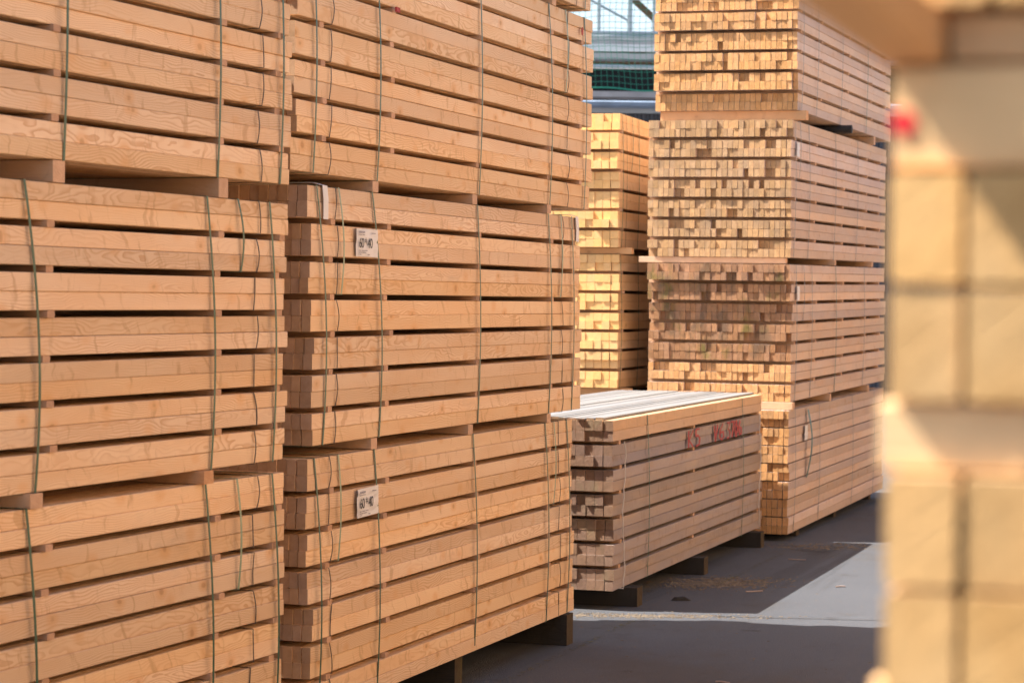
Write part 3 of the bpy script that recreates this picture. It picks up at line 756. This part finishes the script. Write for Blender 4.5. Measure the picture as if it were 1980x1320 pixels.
# ------------------------------------------------------------------ hall with scaffold and safety net, far behind
def hall():
    yaw = R(2.2)
    def mk(name, loc): 
        return empty(name, loc, (0, 0, yaw))
    root = mk('storage_hall', (0, 41.0, .02)); props(root, 'large hall with dark ribbed cladding, pale parapet and metal roof edge behind the yellow stack', 'hall')
    m_clad = flat('dark_ribbed_cladding', (0.10, 0.095, 0.11), 0.5, 0.3, var=.1, scale=1.0)
    m_pale = flat('pale_painted_sheet', (0.80, 0.84, 0.88), 0.5, var=.06, scale=1.2)
    m_blue = flat('blue_white_gutter', (0.40, 0.52, 0.72), 0.3, .2, var=.25, scale=2.2)
    m_grey = flat('grey_metal', (0.50, 0.50, 0.52), 0.4, .2, var=.15, scale=2.0)
    m_board = flat('scaffold_board', (0.50, 0.46, 0.47), 0.7, var=.2, scale=3.0)
    m_dark = flat('recess_shade', (0.014, 0.015, 0.016), 0.8, var=.1)  # near-black base colour carries the shade inside the recess
    m_brown = flat('brown_fascia', (0.20, 0.12, 0.06), 0.7, var=.25, scale=3.0)
    x0, x1 = -14.0, 12.0
    w = MB(); x = x0
    vs = []; fs = []; i = 0
    while x < x1:                                        # ribbed sheet: trapezoid ribs every 0.14 m
        for (dx, dy) in ((0, 0), (.05, 0), (.07, -.035), (.12, -.035)):
            vs += [(x+dx, dy, -.1), (x+dx, dy, 4.92)]
        x += .14
    for k in range(len(vs)//2-1):
        fs.append((2*k, 2*k+2, 2*k+3, 2*k+1))
    w.add(vs, fs); w.build('ribbed_wall', m_clad, root)
    w = MB(); w.box(x0, x1, .002, 12, -.1, 4.9); w.build('hall_body', m_clad, root)
    w = MB(); w.box(x0, x1, -.10, .3, 4.922, 4.985); w.box(x0, x1, -.14, .3, 4.987, 5.0); w.build('flashing', m_grey, root)
    w = MB()
    prof = [(-.16, 5.002), (-.30, 5.03), (-.33, 5.09), (-.28, 5.115), (-.14, 5.115), (.2, 5.115), (.2, 5.002)]
    vs = []; 
    for xx in (x0, x1): vs += [(xx, p[0], p[1]) for p in prof]
    n = len(prof); fs = [(k, (k+1) % n, n+(k+1) % n, n+k) for k in range(n)] + [tuple(reversed(range(n))), tuple(range(n, 2*n))]
    w.add(vs, fs); w.build('gutter', m_blue, root)
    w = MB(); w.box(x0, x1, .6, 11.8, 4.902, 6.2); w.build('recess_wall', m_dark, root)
    w = MB(); w.box(x0, x1, .05, .6, 5.94, 5.965); w.box(x0, x1, .35, .598, 5.80, 5.938); w.build('soffit', m_brown, root)
    w = MB(); w.box(x0, x1, -.12, .34, 5.83, 5.93); w.build('eave_beam', m_grey, root)
    w = MB(); w.box(x0, x1, -.05, .35, 5.968, 6.09); w.build('parapet', m_pale, root)
    w = MB(); w.add([(x0, -.05, 6.21), (x1, -.05, 6.21), (x1, 12, 6.6), (x0, 12, 6.6), (x0, -.05, 6.093), (x1, -.05, 6.093), (x1, 12, 6.205), (x0, 12, 6.205)],
                    [(0, 1, 2, 3), (4, 7, 6, 5), (0, 4, 5, 1), (1, 5, 6, 2), (2, 6, 7, 3), (3, 7, 4, 0)]); w.build('roof', m_grey, root)
    # scaffold
    m_tube = flat('galvanised_tube', (0.62, 0.65, 0.68), 0.35, .3, var=.15, scale=4.0)
    m_clamp = flat('blue_clamp', (0.05, 0.13, 0.30), 0.4, .2, var=.2, scale=4.0)
    sc = mk('roof_scaffold', (0, 40.3, .08)); props(sc, 'galvanised tube scaffold with blue clamps rising along the hall eave', 'scaffold')
    t = MB(); t.box(-3, 6, -.25, .25, 5.06, 5.155); t.build('deck_board', m_board, sc)
    for xx, rr in ((-1.2, .026), (.1, .026), (1.385, .026), (1.90, .038), (2.30, .026), (3.6, .026), (4.9, .026)):
        t = MB(); t.tube([(xx, -.18, 6.02), (xx, -.18, 9.5)], rr, 10); up = t.build('upright', m_tube, sc)
        for zz in (6.72, 7.02, 7.35):
            if (zz, xx) == (7.35, 1.9): continue
            t = MB(); t.tube([(xx-.005, -.18, zz), (xx-.005, -.18, zz+.10)], rr*2.0, 8); t.tube([(xx-.02, -.31, zz+.05), (xx+.02, -.20, zz+.05)], .03, 6)
            t.build('clamp', m_clamp, up)
    for zz, rr in ((5.56, .034), (6.06, .045), (6.12, .03), (8.0, .025)):
        t = MB(); t.tube([(-3, -.22, zz), (6, -.22, zz)], rr, 8); t.build('ledger', m_tube, sc)
    t = MB(); t.tube([(1.90, -.14, 6.56+.15), (6, -.14, 6.60+.15)], .04, 8); t.build('ledger', m_tube, sc)
    for (a_, b_) in (((.6, 7.42), (1.9, 6.72)), ((.6, 6.98+.02), (1.9, 6.32)), ((.1, 9.0), (1.385, 7.6)), ((2.3, 7.2), (3.6, 8.6))):
        t = MB(); t.tube([(a_[0], -.15, a_[1]), (b_[0], -.15, b_[1])], .020, 8); t.build('brace', m_tube, sc)
    t = MB(); t.ribbon([(1.95, .3, 6.78), (2.35, .3, 6.42), (3.2, .3, 5.9)], (0, .0, 1), .14, .06); t.build('stair_stringer', m_brown, sc)
    # green safety net in front
    nm = flat('green_net_cord', (0.03, 0.30, 0.20), 0.6, var=.2, scale=20.0)
    nt_ = mk('safety_net', (0, 39.9, .06)); props(nt_, 'green square-mesh safety net hanging in front of the scaffold and dark hall opening', 'safety net')
    def pnt(u, v):
        x_ = -.6+u; z_ = 5.22+v
        return (x_+.035*math.sin(v*2.3+u), .0-.10*math.sin(u*1.1+v*1.7)-.05*math.sin(v*4), z_+.035*math.sin(u*1.9+v*1.3)-.02*math.sin(u*5.1))
    t = MB()
    def cord(pts, wv, wd): t.ribbon(pts, wv, wd, .007)
    nu, nv, stp = 46, 24, .10
    for i in range(nu+1):
        cord([pnt(i*stp, j*stp/2) for j in range(nv*2+1)], (1, 0, 0), .006)
    for j in range(nv+1):
        cord([pnt(i*stp/1, j*stp) for i in range(nu+1)], (0, 0, 1), .007)
    t.build('net_mesh', nm, nt_)
    for v in (0.0, 2.4):
        t = MB(); t.tube([pnt(i*stp, v) for i in range(nu+1)], .014, 5); t.build('edge_rope', nm, nt_)
    return root
hall()

# ------------------------------------------------------------------ small things on the asphalt
def litter():
    rng = random.Random(77)
    # sawdust and bark crumbs
    mb = MB()
    m_dust = flat('sawdust', (0.20, 0.16, 0.12), 0.95, var=.4, scale=9.0)
    def crumb(x, y, s):
        a = rng.uniform(0, 3.14); c, s_ = math.cos(a), math.sin(a); l = s*rng.uniform(1, 3.2); w = s*rng.uniform(.4, .9); h = s*rng.uniform(.3, .7)
        vs = []
        for (u, v, z) in ((-l, -w, 0), (l, -w, 0), (l, w, 0), (-l, w, 0), (-l*.5, -w*.4, h), (l*.6, -w*.3, h), (l*.4, w*.5, h*.8), (-l*.6, w*.4, h)):
            vs.append((x+u*c-v*s_, y+u*s_+v*c, .001+z))
        mb.add(vs, [(0, 1, 5, 4), (1, 2, 6, 5), (2, 3, 7, 6), (3, 0, 4, 7), (4, 5, 6, 7)])
    for _ in range(1700):                                # patch behind the low bundle's edge
        u = rng.gauss(0, 1); v = rng.gauss(0, 1)
        crumb(1.32+u*.20, 15.25+v*.15+.05*u, rng.uniform(.002, .007))
    for _ in range(1200):
        crumb(.75+rng.gauss(0, .33), 13.62+rng.gauss(0, .05), rng.uniform(.0015, .005))
    for _ in range(260):
        crumb(2.2+rng.gauss(0, .22), 17.6+rng.gauss(0, .12), rng.uniform(.003, .008))
    for _ in range(500):
        crumb(rng.uniform(-.4, 2.6), rng.uniform(10.6, 18), rng.uniform(.0015, .004))
    o = mb.build('sawdust', m_dust); props(o, kind='stuff', label='scattered sawdust and bark crumbs on the asphalt', cat='sawdust')
    # splinters one can tell apart
    spl = [(1.50, 14.8, .11, .25, 'thin pale splinter on the shaded asphalt before the low bundle'), (1.98, 16.65, .12, -.1, 'small splinter on the shaded asphalt beside the right stack'),
           (.37, 11.15, .09, .3, 'short wood chip on dark asphalt near the bottom edge'), (1.00, 11.25, .07, -.4, 'curled bark strip on the asphalt at the bottom edge'),
           (2.07, 15.1, .06, .1, 'tiny splinter lying in the sunlit wedge of asphalt')]
    for i, (x, y, l, a, lab) in enumerate(spl):
        mb = MB(); r = random.Random(i)
        mb.beam(-l/2, l/2, -.006, .006, .0015, .009, r, tint_rand(r, .2), ch=.002, segs=5, warp=.004)
        o = mb.build('wood_splinter', [M['weathered'], M['weathered_end']]); o.location = (x, y, 0); o.rotation_euler = (0, 0, a)
        props(o, lab, 'splinter')
    mb = MB(); r = random.Random(9)
    vs = [(0, 0, 0)]; 
    for k in range(9):
        th = 2*math.pi*k/9; rr = r.uniform(.03, .055); vs.append((rr*math.cos(th)*1.5, rr*math.sin(th)*.8, .0))
    for k in range(9):
        th = 2*math.pi*k/9; rr = r.uniform(.015, .03); vs.append((rr*math.cos(th)*1.5, rr*math.sin(th)*.8, r.uniform(.012, .025)))
    fs = [(1+k, 1+(k+1) % 9, 10+(k+1) % 9, 10+k) for k in range(9)] + [tuple(range(10, 19))]
    mb.add(vs, fs); o = mb.build('bark_lump', M['old']); o.location = (1.02, 14.35, .001)
    props(o, 'dark bark lump on the shaded asphalt in front of the low bundle', 'bark')
    # worn yellow bay lines (4 mm sheets)
    m, nt, nodes, links, bsdf = newmat('worn_yellow_paint')
    geo = nodes.new("ShaderNodeNewGeometry")
    n = ramp_n(nt, noise_n(nt, geo.outputs["Position"], 24.0, 5.0, 0.7), .50, .66)
    bsdf.inputs["Base Color"].default_value = (0.17, 0.15, 0.05, 1); bsdf.inputs["Roughness"].default_value = .9
    tr = nodes.new("ShaderNodeBsdfTransparent"); mx = nodes.new("ShaderNodeMixShader")
    links.new(n, mx.inputs[0]); links.new(tr.outputs[0], mx.inputs[1]); links.new(bsdf.outputs[0], mx.inputs[2])
    links.new(mx.outputs[0], nodes["Material Output"].inputs[0])
    def sheet(pts, name, mat, z=.004):
        q = MB(); q.add([(p[0], p[1], z) for p in pts], [tuple(range(len(pts)))]); o = q.build(name, mat); props(o, kind='structure'); return o
    dx, dy = math.sin(R(18)), math.cos(R(18))
    for (x, y, l) in ((-.05, 11.2, 2.3), (1.30, 15.2, 2.0)):
        sheet([(x, y), (x+.045, y), (x+.045+dx*l, y+dy*l), (x+dx*l, y+dy*l)], 'painted_line', m)
    # crack filled with tar, across the lit strip
    mt = flat('asphalt_joint', (0.05, 0.05, 0.052), .9, var=.2, scale=30)
    q = MB(); P = [(1.15+i*.12, 13.62-.012*i+.008*math.sin(i*1.7)) for i in range(14)]
    vs = []; 
    for p in P: vs += [(p[0], p[1]-.006, .004), (p[0], p[1]+.006, .004)]
    q.add(vs, [(2*i, 2*i+2, 2*i+3, 2*i+1) for i in range(len(P)-1)]); o = q.build('asphalt_joint', mt); props(o, kind='structure')
litter()
